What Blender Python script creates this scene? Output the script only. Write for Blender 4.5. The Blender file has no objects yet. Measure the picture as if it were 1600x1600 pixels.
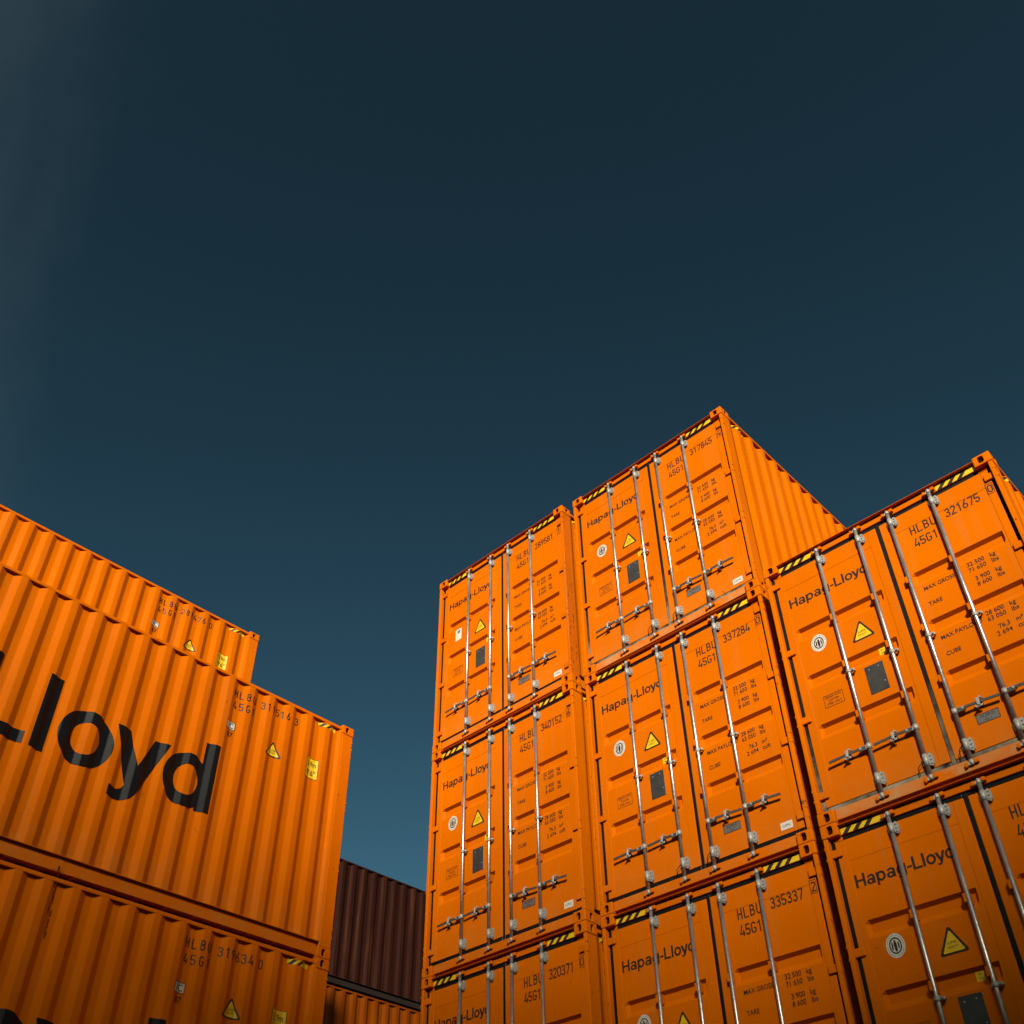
import bpy, bmesh, math, random
from mathutils import Vector, Matrix

random.seed(7)
SC = bpy.context.scene
COL = SC.collection

# ------------------------------------------------------------------ camera
TIER = 2.896                      # height of one high-cube container
TOP4 = 4 * TIER
cam_d = bpy.data.cameras.new("camera")
cam = bpy.data.objects.new("camera", cam_d)
COL.objects.link(cam)
SC.camera = cam
YAW, PITCH, ROLL = math.radians(43.4368), math.radians(40.5871), math.radians(0.6427)
Rc = (Matrix.Rotation(YAW, 3, 'Z') @ Matrix.Rotation(PITCH, 3, 'X') @ Matrix.Rotation(ROLL, 3, 'Y'))
right, fwd, up = Rc.col[0], Rc.col[1], Rc.col[2]
cam.matrix_world = Matrix((
    (right.x, up.x, -fwd.x, 6.2888),
    (right.y, up.y, -fwd.y, -7.8973),
    (right.z, up.z, -fwd.z, TOP4 - 9.8048),
    (0, 0, 0, 1)))
cam_d.sensor_fit = 'HORIZONTAL'
cam_d.sensor_width = 36.0
cam_d.lens = 36.0 * 1602.756 / 1600.0
cam_d.shift_x = (800.0 - 796.4) / 1600.0
cam_d.shift_y = (888.0 - 800.0) / 1600.0
cam_d.clip_end = 4000.0

# ------------------------------------------------------------------ light
SUN_EL, SUN_AZ = math.radians(23.0), math.radians(142.0)   # azimuth from +Y towards +X
SUN_DIR = Vector((math.sin(SUN_AZ) * math.cos(SUN_EL), math.cos(SUN_AZ) * math.cos(SUN_EL), math.sin(SUN_EL)))
sun_d = bpy.data.lights.new("sun", 'SUN')
sun = bpy.data.objects.new("sun", sun_d)
COL.objects.link(sun)
sun.rotation_euler = SUN_DIR.to_track_quat('Z', 'Y').to_euler()
sun.location = (20, -25, 30)
sun_d.energy = 5.0
sun_d.angle = math.radians(3.4)
sun_d.color = (1.0, 0.93, 0.82)

world = bpy.data.worlds.new("World")
SC.world = world
world.use_nodes = True
wn, wl = world.node_tree.nodes, world.node_tree.links
wn.clear()


def nd(nodes, typ, **kw):
    n = nodes.new(typ)
    for k, v in kw.items():
        setattr(n, k, v)
    return n


def setin(n, **kw):
    for k, v in kw.items():
        n.inputs[k].default_value = v
    return n


w_out = nd(wn, 'ShaderNodeOutputWorld')
w_bg = nd(wn, 'ShaderNodeBackground')
w_sky = nd(wn, 'ShaderNodeTexSky', sky_type='NISHITA', sun_disc=False, sun_elevation=SUN_EL,
           sun_rotation=SUN_AZ, altitude=300.0, air_density=0.5, dust_density=1.6, ozone_density=2.6)
w_tint = nd(wn, 'ShaderNodeMix', data_type='RGBA', blend_type='MULTIPLY')
w_tint.inputs[0].default_value = 1.0
w_tint.inputs[7].default_value = (0.73, 0.84, 0.41, 1)
w_gam = nd(wn, 'ShaderNodeGamma')
w_gam.inputs[1].default_value = 1.55
wl.new(w_sky.outputs[0], w_gam.inputs[0])
wl.new(w_gam.outputs[0], w_tint.inputs[6])
# thin cirrus: a long wisp high up on the left, laid out by direction on the sky
w_co = nd(wn, 'ShaderNodeTexCoord')


def px_dir(u, v):
    return (right * ((u - 796.4) / 1602.756) + fwd - up * ((v - 888.0) / 1602.756)).normalized()


CIRRUS_N = px_dir(205, 0).cross(px_dir(20, 800)).normalized()    # plane along the wisp's edge
if CIRRUS_N.dot(px_dir(0, 300)) < 0:
    CIRRUS_N = -CIRRUS_N
w_dot = nd(wn, 'ShaderNodeVectorMath', operation='DOT_PRODUCT')
w_dot.inputs[1].default_value = CIRRUS_N
w_n1 = setin(nd(wn, 'ShaderNodeTexNoise'), Scale=3.2, Detail=7.0, Roughness=0.6, Distortion=0.6)
w_map = nd(wn, 'ShaderNodeMapping')
w_map.inputs['Scale'].default_value = (1.6, 1.6, 0.55)
w_add = nd(wn, 'ShaderNodeMath', operation='MULTIPLY_ADD')
w_add.inputs[1].default_value = 0.16
w_ramp = nd(wn, 'ShaderNodeMapRange', interpolation_type='SMOOTHSTEP')
setin(w_ramp, **{'From Min': 0.03, 'From Max': 0.19, 'To Min': 0.0, 'To Max': 1.0})
w_n2 = setin(nd(wn, 'ShaderNodeTexNoise'), Scale=3.0, Detail=5.0, Roughness=0.55, Distortion=0.9)
w_m2 = setin(nd(wn, 'ShaderNodeMapRange'), **{'From Min': 0.32, 'From Max': 0.7, 'To Min': 0.5, 'To Max': 1.15})
w_mul = nd(wn, 'ShaderNodeMath', operation='MULTIPLY')
w_mul2 = nd(wn, 'ShaderNodeMath', operation='MULTIPLY')
w_mul2.inputs[1].default_value = 0.25
w_cl = nd(wn, 'ShaderNodeMix', data_type='RGBA', blend_type='ADD')
w_cl.inputs[7].default_value = (0.80, 1.0, 1.08, 1)
wl.new(w_co.outputs['Generated'], w_dot.inputs[0])
wl.new(w_co.outputs['Generated'], w_map.inputs[0])
wl.new(w_map.outputs[0], w_n1.inputs['Vector'])
w_dot2 = nd(wn, 'ShaderNodeVectorMath', operation='DOT_PRODUCT')
w_dot2.inputs[1].default_value = CIRRUS_N.cross(px_dir(100, 300)).normalized()
w_k1 = nd(wn, 'ShaderNodeMath', operation='MULTIPLY')
w_k1.inputs[1].default_value = 3.2
w_k2 = nd(wn, 'ShaderNodeMath', operation='MULTIPLY')
w_k2.inputs[1].default_value = 1.1
w_cx = nd(wn, 'ShaderNodeCombineXYZ')
wl.new(w_co.outputs['Generated'], w_dot2.inputs[0])
wl.new(w_dot.outputs['Value'], w_k1.inputs[0])
wl.new(w_dot2.outputs['Value'], w_k2.inputs[0])
wl.new(w_k1.outputs[0], w_cx.inputs[0])
wl.new(w_k2.outputs[0], w_cx.inputs[1])
wl.new(w_cx.outputs[0], w_n2.inputs['Vector'])
wl.new(w_n1.outputs[0], w_add.inputs[0])
wl.new(w_dot.outputs['Value'], w_add.inputs[2])
wl.new(w_add.outputs[0], w_ramp.inputs[0])
wl.new(w_n2.outputs[0], w_m2.inputs[0])
wl.new(w_ramp.outputs[0], w_mul.inputs[0])
wl.new(w_m2.outputs[0], w_mul.inputs[1])
wl.new(w_mul.outputs[0], w_mul2.inputs[0])
wl.new(w_mul2.outputs[0], w_cl.inputs[0])
wl.new(w_tint.outputs[2], w_cl.inputs[6])
wl.new(w_cl.outputs[2], w_bg.inputs[0])
w_bg.inputs[1].default_value = 0.05
wl.new(w_bg.outputs[0], w_out.inputs[0])

SC.view_settings.view_transform = 'Standard'
SC.view_settings.look = 'None'
SC.view_settings.exposure = 0.86
SC.view_settings.gamma = 1.0
SC.view_settings.use_curve_mapping = False

# ------------------------------------------------------------------ materials
MATS = {}
ALBEDO = 0.76         # scales all base colours down to cut bounced light in the shadows


def mat(name, base, rough=0.5, metal=0.0, spec=0.3, vary=0.0, streak=0.0, dirt=None, dirt_amt=0.0,
        rust=0.0, bump=0.0, bump_scale=3.0, rough_var=0.0, dust_top=None, chips=0.0, tone=0.0):
    base = tuple(c * ALBEDO for c in base)
    dirt = tuple(c * ALBEDO for c in dirt) if dirt else None
    m = bpy.data.materials.new(name)
    m.use_nodes = True
    n, l = m.node_tree.nodes, m.node_tree.links
    b = n['Principled BSDF']
    b.inputs['Base Color'].default_value = (*base, 1)
    b.inputs['Roughness'].default_value = rough
    b.inputs['Metallic'].default_value = metal
    b.inputs['Specular IOR Level'].default_value = spec
    if vary or streak or dirt or rust or bump or rough_var:
        co = nd(n, 'ShaderNodeTexCoord')
        oi = nd(n, 'ShaderNodeObjectInfo')
        mu = nd(n, 'ShaderNodeMath', operation='MULTIPLY')
        mu.inputs[1].default_value = 37.0
        cb = nd(n, 'ShaderNodeCombineXYZ')
        ad = nd(n, 'ShaderNodeVectorMath', operation='ADD')
        l.new(oi.outputs['Random'], mu.inputs[0])
        for i in range(3):
            l.new(mu.outputs[0], cb.inputs[i])
        l.new(co.outputs['Object'], ad.inputs[0])
        l.new(cb.outputs[0], ad.inputs[1])
        vec = ad.outputs[0]
        col = None

        def mix(fac_sock, c_to, prev, blend='MIX', k=1.0):
            mx = nd(n, 'ShaderNodeMix', data_type='RGBA', blend_type=blend)
            if prev is None:
                mx.inputs[6].default_value = (*base, 1)
            else:
                l.new(prev, mx.inputs[6])
            mx.inputs[7].default_value = (*c_to, 1)
            l.new(fac_sock, mx.inputs[0])
            return mx.outputs[2]

        def noise(scale, detail, lo, hi, tmin, tmax, stretch=None, dist=0.0):
            v = vec
            if stretch:
                mp = nd(n, 'ShaderNodeMapping')
                mp.inputs['Scale'].default_value = stretch
                l.new(v, mp.inputs[0])
                v = mp.outputs[0]
            t = setin(nd(n, 'ShaderNodeTexNoise'), Scale=scale, Detail=detail, Roughness=0.6, Distortion=dist)
            l.new(v, t.inputs['Vector'])
            r = setin(nd(n, 'ShaderNodeMapRange'), **{'From Min': lo, 'From Max': hi, 'To Min': tmin, 'To Max': tmax})
            l.new(t.outputs[0], r.inputs[0])
            return r.outputs[0]
        if vary:
            col = mix(noise(1.3, 4, 0.3, 0.7, 0.0, vary), tuple(c * 0.55 for c in base), col)
        if streak:
            col = mix(noise(2.2, 5, 0.52, 0.8, 0.0, streak, (5.0, 5.0, 0.22)), (0.30, 0.12, 0.035), col)
        if dirt:
            fac = noise(5.0, 6, 0.35, 0.7, 0.0, dirt_amt)
            if dust_top:      # dust blown up on to the lower end of the seal only
                sz = nd(n, 'ShaderNodeSeparateXYZ')
                l.new(co.outputs['Object'], sz.inputs[0])
                fr = setin(nd(n, 'ShaderNodeMapRange'), **{'From Min': dust_top[0], 'From Max': dust_top[1], 'To Min': 1.0, 'To Max': 0.0})
                l.new(sz.outputs['Z'], fr.inputs[0])
                fm = nd(n, 'ShaderNodeMath', operation='MULTIPLY')
                l.new(fac, fm.inputs[0])
                l.new(fr.outputs[0], fm.inputs[1])
                fac = fm.outputs[0]
            col = mix(fac, dirt, col)
        if chips:
            col = mix(noise(11.0, 6, 0.715, 0.735, 0.0, chips, (1.0, 1.0, 0.6), 0.8), (0.10, 0.03, 0.012), col)
        if tone:          # every panel a shade of its own
            tm = setin(nd(n, 'ShaderNodeMath', operation='MULTIPLY'), )
            tm.inputs[1].default_value = tone
            l.new(oi.outputs['Random'], tm.inputs[0])
            col = mix(tm.outputs[0], tuple(c * 0.3 for c in base), col)
        if rust:
            col = mix(noise(16.0, 5, 0.66, 0.70, 0.0, rust, None, 0.4), (0.06, 0.022, 0.012), col)
        if col is not None:
            l.new(col, b.inputs['Base Color'])
        if rough_var:
            l.new(noise(4.0, 5, 0.3, 0.7, rough - rough_var, rough + rough_var), b.inputs['Roughness'])
        if bump:
            t = setin(nd(n, 'ShaderNodeTexNoise'), Scale=bump_scale, Detail=2.0)
            l.new(vec, t.inputs['Vector'])
            bp = nd(n, 'ShaderNodeBump')
            bp.inputs['Strength'].default_value = bump
            bp.inputs['Distance'].default_value = 0.02
            l.new(t.outputs[0], bp.inputs['Height'])
            l.new(bp.outputs[0], b.inputs['Normal'])
    MATS[name] = m
    return m


OR = (0.60, 0.123, 0.0)
M_orange = mat('orange_paint', OR, 0.5, spec=0.015, vary=0.20, streak=0.24, chips=0.7, bump=0.12, bump_scale=2.2, rough_var=0.08, dirt=(0.42, 0.20, 0.06), dirt_amt=0.30, dust_top=(0.12, 0.55), tone=0.10)
M_orange_worn = mat('worn_orange_paint', OR, 0.55, spec=0.015, vary=0.2, streak=0.2, rust=0.75, bump=0.1, bump_scale=8)
M_orange_old = mat('scuffed_orange_paint', (0.54, 0.105, 0.002), 0.6, spec=0.015, vary=0.35, streak=0.6, rust=0.9, bump=0.15, bump_scale=8)
M_orange_dusty = mat('dust_smeared_orange_paint', OR, 0.6, spec=0.015, vary=0.2, dirt=(0.44, 0.24, 0.10), dirt_amt=0.85)
M_red = mat('shaded_red_paint', (0.022, 0.0046, 0.0024), 0.65, spec=0.06, vary=0.4, streak=0.1, bump=0.15)  # red base darkened, shade put into the paint colour
M_orange_shaded = mat('shaded_orange_paint', (0.150, 0.029, 0.0005), 0.6, spec=0.015, vary=0.4, streak=0.2, bump=0.15)  # container orange made darker, the shade is in the colour
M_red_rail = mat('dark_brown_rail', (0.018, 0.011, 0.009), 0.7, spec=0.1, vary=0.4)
M_rubber = mat('black_rubber', (0.006, 0.005, 0.005), 0.45, spec=0.12, dirt=(0.02, 0.018, 0.016), dirt_amt=0.4)
M_rubber_dusty = mat('dusty_rubber', (0.008, 0.007, 0.006), 0.7, spec=0.1, dirt=(0.30, 0.23, 0.15), dirt_amt=1.0, dust_top=(0.22, 0.95))
M_rust = mat('rust', (0.20, 0.045, 0.012), 0.85, spec=0.05, vary=0.6)
M_galv = mat('galvanised_steel', (0.62, 0.58, 0.55), 0.40, metal=0.9, spec=0.4, vary=0.3, bump=0.15, bump_scale=25, rough_var=0.08)
M_galv_matt = mat('matt_zinc', (0.37, 0.35, 0.32), 0.55, metal=0.3, spec=0.5, vary=0.35, rust=0.4, bump=0.2, bump_scale=30)
M_black = mat('black_decal', (0.0065, 0.006, 0.007), 0.45, spec=0.12, rough_var=0.06)
M_ink = mat('black_ink', (0.022, 0.012, 0.008), 0.5, spec=0.3)
M_white = mat('white_sticker', (0.60, 0.55, 0.48), 0.5, spec=0.15, vary=0.2)
M_yellow = mat('yellow_sticker', (0.72, 0.44, 0.010), 0.42, vary=0.15)
M_plate = mat('dark_data_plate', (0.045, 0.043, 0.042), 0.4, metal=0.3, vary=0.4, dirt=(0.09, 0.085, 0.08), dirt_amt=0.6)
M_lever = mat('dull_steel', (0.12, 0.105, 0.095), 0.5, metal=0.5, vary=0.4)
M_grey = mat('grey_metal_plate', (0.22, 0.20, 0.19), 0.4, metal=0.5, vary=0.3)
M_hole = mat('cavity_shade', (0.03, 0.006, 0.002), 0.9, spec=0.015)
M_asphalt = mat('asphalt', (0.05, 0.05, 0.048), 0.9, vary=0.4, bump=0.5, bump_scale=60)
M_conc = mat('pale_concrete', (0.30, 0.29, 0.27), 0.85, vary=0.3, streak=0.2)
M_clad = mat('grey_cladding', (0.22, 0.23, 0.24), 0.6, vary=0.2)
M_glass = mat('window_glass', (0.02, 0.025, 0.03), 0.08, spec=0.6)


# ------------------------------------------------------------------ mesh builder
class MB:
    def __init__(self):
        self.bm = bmesh.new()
        self.mats = []

    def mi(self, m):
        if m not in self.mats:
            self.mats.append(m)
        return self.mats.index(m)

    def face(self, pts, m):
        f = self.bm.faces.new([self.bm.verts.new(p) for p in pts])
        f.material_index = self.mi(m)
        return f

    def box(self, x0, x1, y0, y1, z0, z1, m, bevel=0.0, seg=1):
        vs = [self.bm.verts.new((x, y, z)) for z in (z0, z1) for y in (y0, y1) for x in (x0, x1)]
        idx = ((0, 2, 3, 1), (4, 5, 7, 6), (0, 1, 5, 4), (2, 6, 7, 3), (0, 4, 6, 2), (1, 3, 7, 5))
        fs = []
        k = self.mi(m)
        for q in idx:
            f = self.bm.faces.new([vs[i] for i in q])
            f.material_index = k
            fs.append(f)
        if bevel:
            es = list({e for f in fs for e in f.edges})
            bmesh.ops.bevel(self.bm, geom=es, offset=bevel, segments=seg, affect='EDGES', profile=0.5, clamp_overlap=True)
        return self

    def tube(self, a, b, r, m, n=14, cap=True, r2=None):
        a, b = Vector(a), Vector(b)
        d = (b - a).normalized()
        s = d.cross(Vector((0, 0, 1)) if abs(d.z) < 0.9 else Vector((1, 0, 0))).normalized()
        t = d.cross(s)
        r2 = r if r2 is None else r2
        ra, rb = [], []
        for i in range(n):
            w = 2 * math.pi * i / n
            o = s * math.cos(w) + t * math.sin(w)
            ra.append(self.bm.verts.new(a + o * r))
            rb.append(self.bm.verts.new(b + o * r2))
        k = self.mi(m)
        for i in range(n):
            j = (i + 1) % n
            f = self.bm.faces.new((ra[i], ra[j], rb[j], rb[i]))
            f.material_index = k
            f.smooth = True
        if cap:
            for rr in (ra[::-1], rb):
                f = self.bm.faces.new(rr)
                f.material_index = k
        return self

    def prism(self, poly, axis, a0, a1, m):
        """poly: 2-D points; axis 'x' -> (y,z), 'y' -> (x,z), 'z' -> (x,y)."""
        def P(p, a):
            return {'x': (a, p[0], p[1]), 'y': (p[0], a, p[1]), 'z': (p[0], p[1], a)}[axis]
        lo = [self.bm.verts.new(P(p, a0)) for p in poly]
        hi = [self.bm.verts.new(P(p, a1)) for p in poly]
        k = self.mi(m)
        nn = len(poly)
        for i in range(nn):
            j = (i + 1) % nn
            self.bm.faces.new((lo[i], lo[j], hi[j], hi[i])).material_index = k
        self.bm.faces.new(lo[::-1]).material_index = k
        self.bm.faces.new(hi).material_index = k
        return self

    def mesh(self, name, recalc=True):
        if recalc:
            bmesh.ops.recalc_face_normals(self.bm, faces=self.bm.faces[:])
        me = bpy.data.meshes.new(name)
        self.bm.to_mesh(me)
        self.bm.free()
        for m in self.mats:
            me.materials.append(m)
        return me


def link(name, me, parent=None, label=None):
    o = bpy.data.objects.new(name, me)
    COL.objects.link(o)
    if parent is not None:
        o.parent = parent
    if label:
        o['label'] = label
    return o


W, H, LEN = 2.438, 2.896, 12.192
HW = W / 2

# ------------------------------------------------------------------ glyphs of the company wordmark (unit: cap height = 1)


def g_bar(x0, y0, x1, y1):
    return [[(x0, y0), (x1, y0), (x1, y1), (x0, y1)]]


def g_ring(cx, cy, rx, ry, tx, ty, a0=0.0, a1=360.0, n=40):
    out = []
    n = max(6, int(n * (a1 - a0) / 360))
    for i in range(n):
        p, q = math.radians(a0 + (a1 - a0) * i / n), math.radians(a0 + (a1 - a0) * (i + 1) / n)
        out.append([(cx + (rx - tx) * math.cos(p), cy + (ry - ty) * math.sin(p)), (cx + rx * math.cos(p), cy + ry * math.sin(p)),
                    (cx + rx * math.cos(q), cy + ry * math.sin(q)), (cx + (rx - tx) * math.cos(q), cy + (ry - ty) * math.sin(q))])
    return out


def shift(layers, dx):
    return [[[(x + dx, y) for x, y in poly] for poly in lay] for lay in layers]


def glyph(c):
    """List of layers; each layer is a list of convex polygons that do not overlap one another."""
    t = 0.186
    if c == 'H':
        return [g_bar(0, 0, t, 1), g_bar(0.63, 0, 0.63 + t, 1), g_bar(t, 0.42, 0.63, 0.575)]
    if c == 'L':
        return [g_bar(0, 0, t, 1), g_bar(t, 0, 0.70, 0.158)]
    if c == 'l':
        return [g_bar(0, 0, t, 1)]
    if c == '-':
        return [g_bar(0, 0.27, 0.36, 0.42)]
    if c == 'o':
        return [g_ring(0.36, 0.36, 0.36, 0.374, t * 0.96, 0.158)]
    if c in 'pd':
        b = g_ring(0.35, 0.36, 0.35, 0.374, t * 0.94, 0.158)
        if c == 'd':
            return [b, g_bar(0.545, 0, 0.738, 1)]
        return [[[(0.735 - x, y) for x, y in p] for p in b], g_bar(0, -0.27, 0.172, 0.72)]
    if c == 'g':
        return [g_ring(0.35, 0.37, 0.35, 0.362, t * 0.98, 0.145), g_bar(0.56, -0.02, 0.735, 0.72),
                g_ring(0.375, -0.02, 0.36, 0.255, t, 0.13, 195, 360)]
    if c == 'a':
        return [g_bar(0.50, 0.0, 0.67, 0.50), g_ring(0.36, 0.495, 0.31, 0.238, t, 0.135, 0, 165),
                g_ring(0.30, 0.215, 0.30, 0.225, t, 0.13), g_bar(0.28, 0.31, 0.50, 0.43)]
    if c == 'y':
        return [[[(-0.005, 0.72), (0.200, 0.72), (0.475, 0.02), (0.285, -0.02)]],
                [[(0.548, 0.72), (0.748, 0.72), (0.465, -0.045), (0.275, 0.0)]],
                [[(0.285, 0.0), (0.455, -0.045), (0.425, -0.11), (0.268, -0.045)],
                 [(0.268, -0.045), (0.425, -0.11), (0.375, -0.18), (0.245, -0.078)],
                 [(0.245, -0.078), (0.375, -0.18), (0.30, -0.222), (0.205, -0.096)],
                 [(0.205, -0.096), (0.30, -0.222), (0.20, -0.236), (0.15, -0.098)],
                 [(0.15, -0.098), (0.20, -0.236), (0.075, -0.222), (0.075, -0.085)]]]
    return []


WORD = [('H', -4.57), ('a', -3.66), ('p', -2.88), ('a', -2.05), ('g', -1.27), ('-', -0.44),
        ('L', 0.0), ('l', 0.775), ('o', 1.05), ('y', 1.752), ('d', 2.468)]


def word_layers(skip_offset=0.0):
    out = []
    for c, dx in WORD:
        out += shift(glyph(c), dx - skip_offset)
    return out


# ------------------------------------------------------------------ text to 2-D polygons (built-in font)
_text_cache = {}


def text_polys(body, size, sx=1.0, bold=0.0, align='LEFT', spacing=1.0):
    """(verts, faces) of a line of text; size is the height of a capital."""
    key = (body, round(size, 4), sx, bold, align, spacing)
    if key in _text_cache:
        return _text_cache[key]
    cu = bpy.data.curves.new('letters', 'FONT')
    cu.body = body
    cu.size = size / 0.70
    cu.offset = bold
    cu.space_character = spacing
    cu.align_x = align
    cu.fill_mode = 'FRONT'
    cu.resolution_u = 3
    ob = bpy.data.objects.new('letters', cu)
    COL.objects.link(ob)
    dg = bpy.context.evaluated_depsgraph_get()
    dg.update()
    me = ob.evaluated_get(dg).to_mesh()
    vs = [(v.co.x * sx, v.co.y) for v in me.vertices]
    fs = [tuple(p.vertices) for p in me.polygons]
    ob.evaluated_get(dg).to_mesh_clear()
    bpy.data.objects.remove(ob)
    bpy.data.curves.remove(cu)
    _text_cache[key] = (vs, fs)
    return vs, fs


# narrow single-stroke lettering for the painted registration numbers: cap height 1, width 0.52
def arc(cx, cy, rx, ry, a0, a1, n=8):
    return [(cx + rx * math.cos(math.radians(a0 + (a1 - a0) * i / n)), cy + ry * math.sin(math.radians(a0 + (a1 - a0) * i / n))) for i in range(n + 1)]


SW = 0.125
_a, _b, _h = SW / 2, 0.52 - SW / 2, SW / 2          # left, right, bottom centre lines
_t, _m, _r = 1 - SW / 2, 0.5, (0.52 - SW) / 2
_c = 0.26
STROKES = {
    '0': [arc(_c, _t - _r, _r, _r, 90, 180) + arc(_c, _h + _r, _r, _r, 180, 360) + arc(_c, _t - _r, _r, _r, 0, 90)],
    '1': [[(0.10, 0.76), (0.30, 0.93), (0.30, 0.0)]],
    '2': [arc(_c, _t - _r, _r, _r, 170, -25) + [(_a + 0.01, _h), (_b + 0.05, _h)]],
    '3': [arc(_c, _t - 0.19, 0.185, 0.19, 165, -90) + [(0.19, 0.555)], arc(_c, 0.30, _r, 0.2375, 90, -165)],
    '4': [[(0.30, 1.0), (_a, 0.25), (0.55, 0.25)], [(0.40, 0.52), (0.40, 0.0)]],
    '5': [[(_b + 0.02, _t), (_a + 0.03, _t), (_a + 0.01, 0.54)] + arc(_c, 0.315, _r, 0.25, 125, -160)],
    '6': [[(0.37, 1.0)] + arc(_c, 0.28, _r, 0.22, 165, 165), [(0.35, 1.0), (0.10, 0.42)], arc(_c, 0.285, _r, 0.2225, 0, 360, 16)],
    '7': [[(0.03, _t), (_b + 0.02, _t), (0.20, 0.0)]],
    '8': [arc(_c, 0.28, _r, 0.2175, 0, 360, 16), arc(_c, 0.735, 0.175, 0.2, 0, 360, 16)],
    '9': [[(0.17, 0.0), (0.42, 0.58)], arc(_c, 0.715, _r, 0.2225, 0, 360, 16)],
    'H': [[(_a, 0), (_a, 1)], [(_b, 0), (_b, 1)], [(_a, 0.5), (_b, 0.5)]],
    'L': [[(_a, 1), (_a, _h), (0.50, _h)]],
    'B': [[(_a, 0), (_a, 1)], [(_a, _t), (0.25, _t)] + arc(0.27, 0.735, 0.165, 0.2025, 90, -90) + [(_a, 0.53)], [(0.25, 0.53)] + arc(0.27, 0.2975, 0.19, 0.235, 90, -90) + [(_a, _h)]],
    'U': [[(_a, 1)] + arc(_c, _h + _r, _r, _r, 180, 360) + [(_b, 1)]],
    'G': [arc(_c, _t - _r, _r, _r, 15, 180) + arc(_c, _h + _r, _r, _r, 180, 360) + [(_b, 0.45), (0.28, 0.45)]],
}


def stroke_layers(text, u, v, size, adv=0.66, align='LEFT'):
    """Layers of quads for a string in the narrow lettering."""
    layers = []
    width = len(text) * adv - (adv - 0.52)
    x0 = 0.0 if align == 'LEFT' else -width / 2
    for ch in text:
        for line in STROKES.get(ch, []):
            pts = [p for i, p in enumerate(line) if i == 0 or math.hypot(p[0] - line[i - 1][0], p[1] - line[i - 1][1]) > 1e-4]
            if len(pts) < 2:
                continue
            closed = math.hypot(pts[0][0] - pts[-1][0], pts[0][1] - pts[-1][1]) < 1e-4
            off = []
            for i, p in enumerate(pts):
                a = pts[i - 1] if i else (pts[-2] if closed else None)
                b = pts[i + 1] if i + 1 < len(pts) else (pts[1] if closed else None)
                ds = [((q[0] - r[0]) / math.hypot(q[0] - r[0], q[1] - r[1]), (q[1] - r[1]) / math.hypot(q[0] - r[0], q[1] - r[1]))
                      for r, q in ((a, p), (p, b)) if r is not None and q is not None]
                nx, ny = -sum(d[1] for d in ds), sum(d[0] for d in ds)
                ln = math.hypot(nx, ny) or 1.0
                nx, ny = nx / ln, ny / ln
                cs = max(0.45, abs(-ds[0][1] * nx + ds[0][0] * ny))
                k = SW / 2 / cs
                off.append(((p[0] + nx * k, p[1] + ny * k), (p[0] - nx * k, p[1] - ny * k)))
            quads = [[off[i][0], off[i + 1][0], off[i + 1][1], off[i][1]] for i in range(len(off) - 1)]
            layers.append([[(u + (x0 + x) * size, v + y * size) for x, y in q] for q in quads])
        x0 += adv
    return layers


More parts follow.
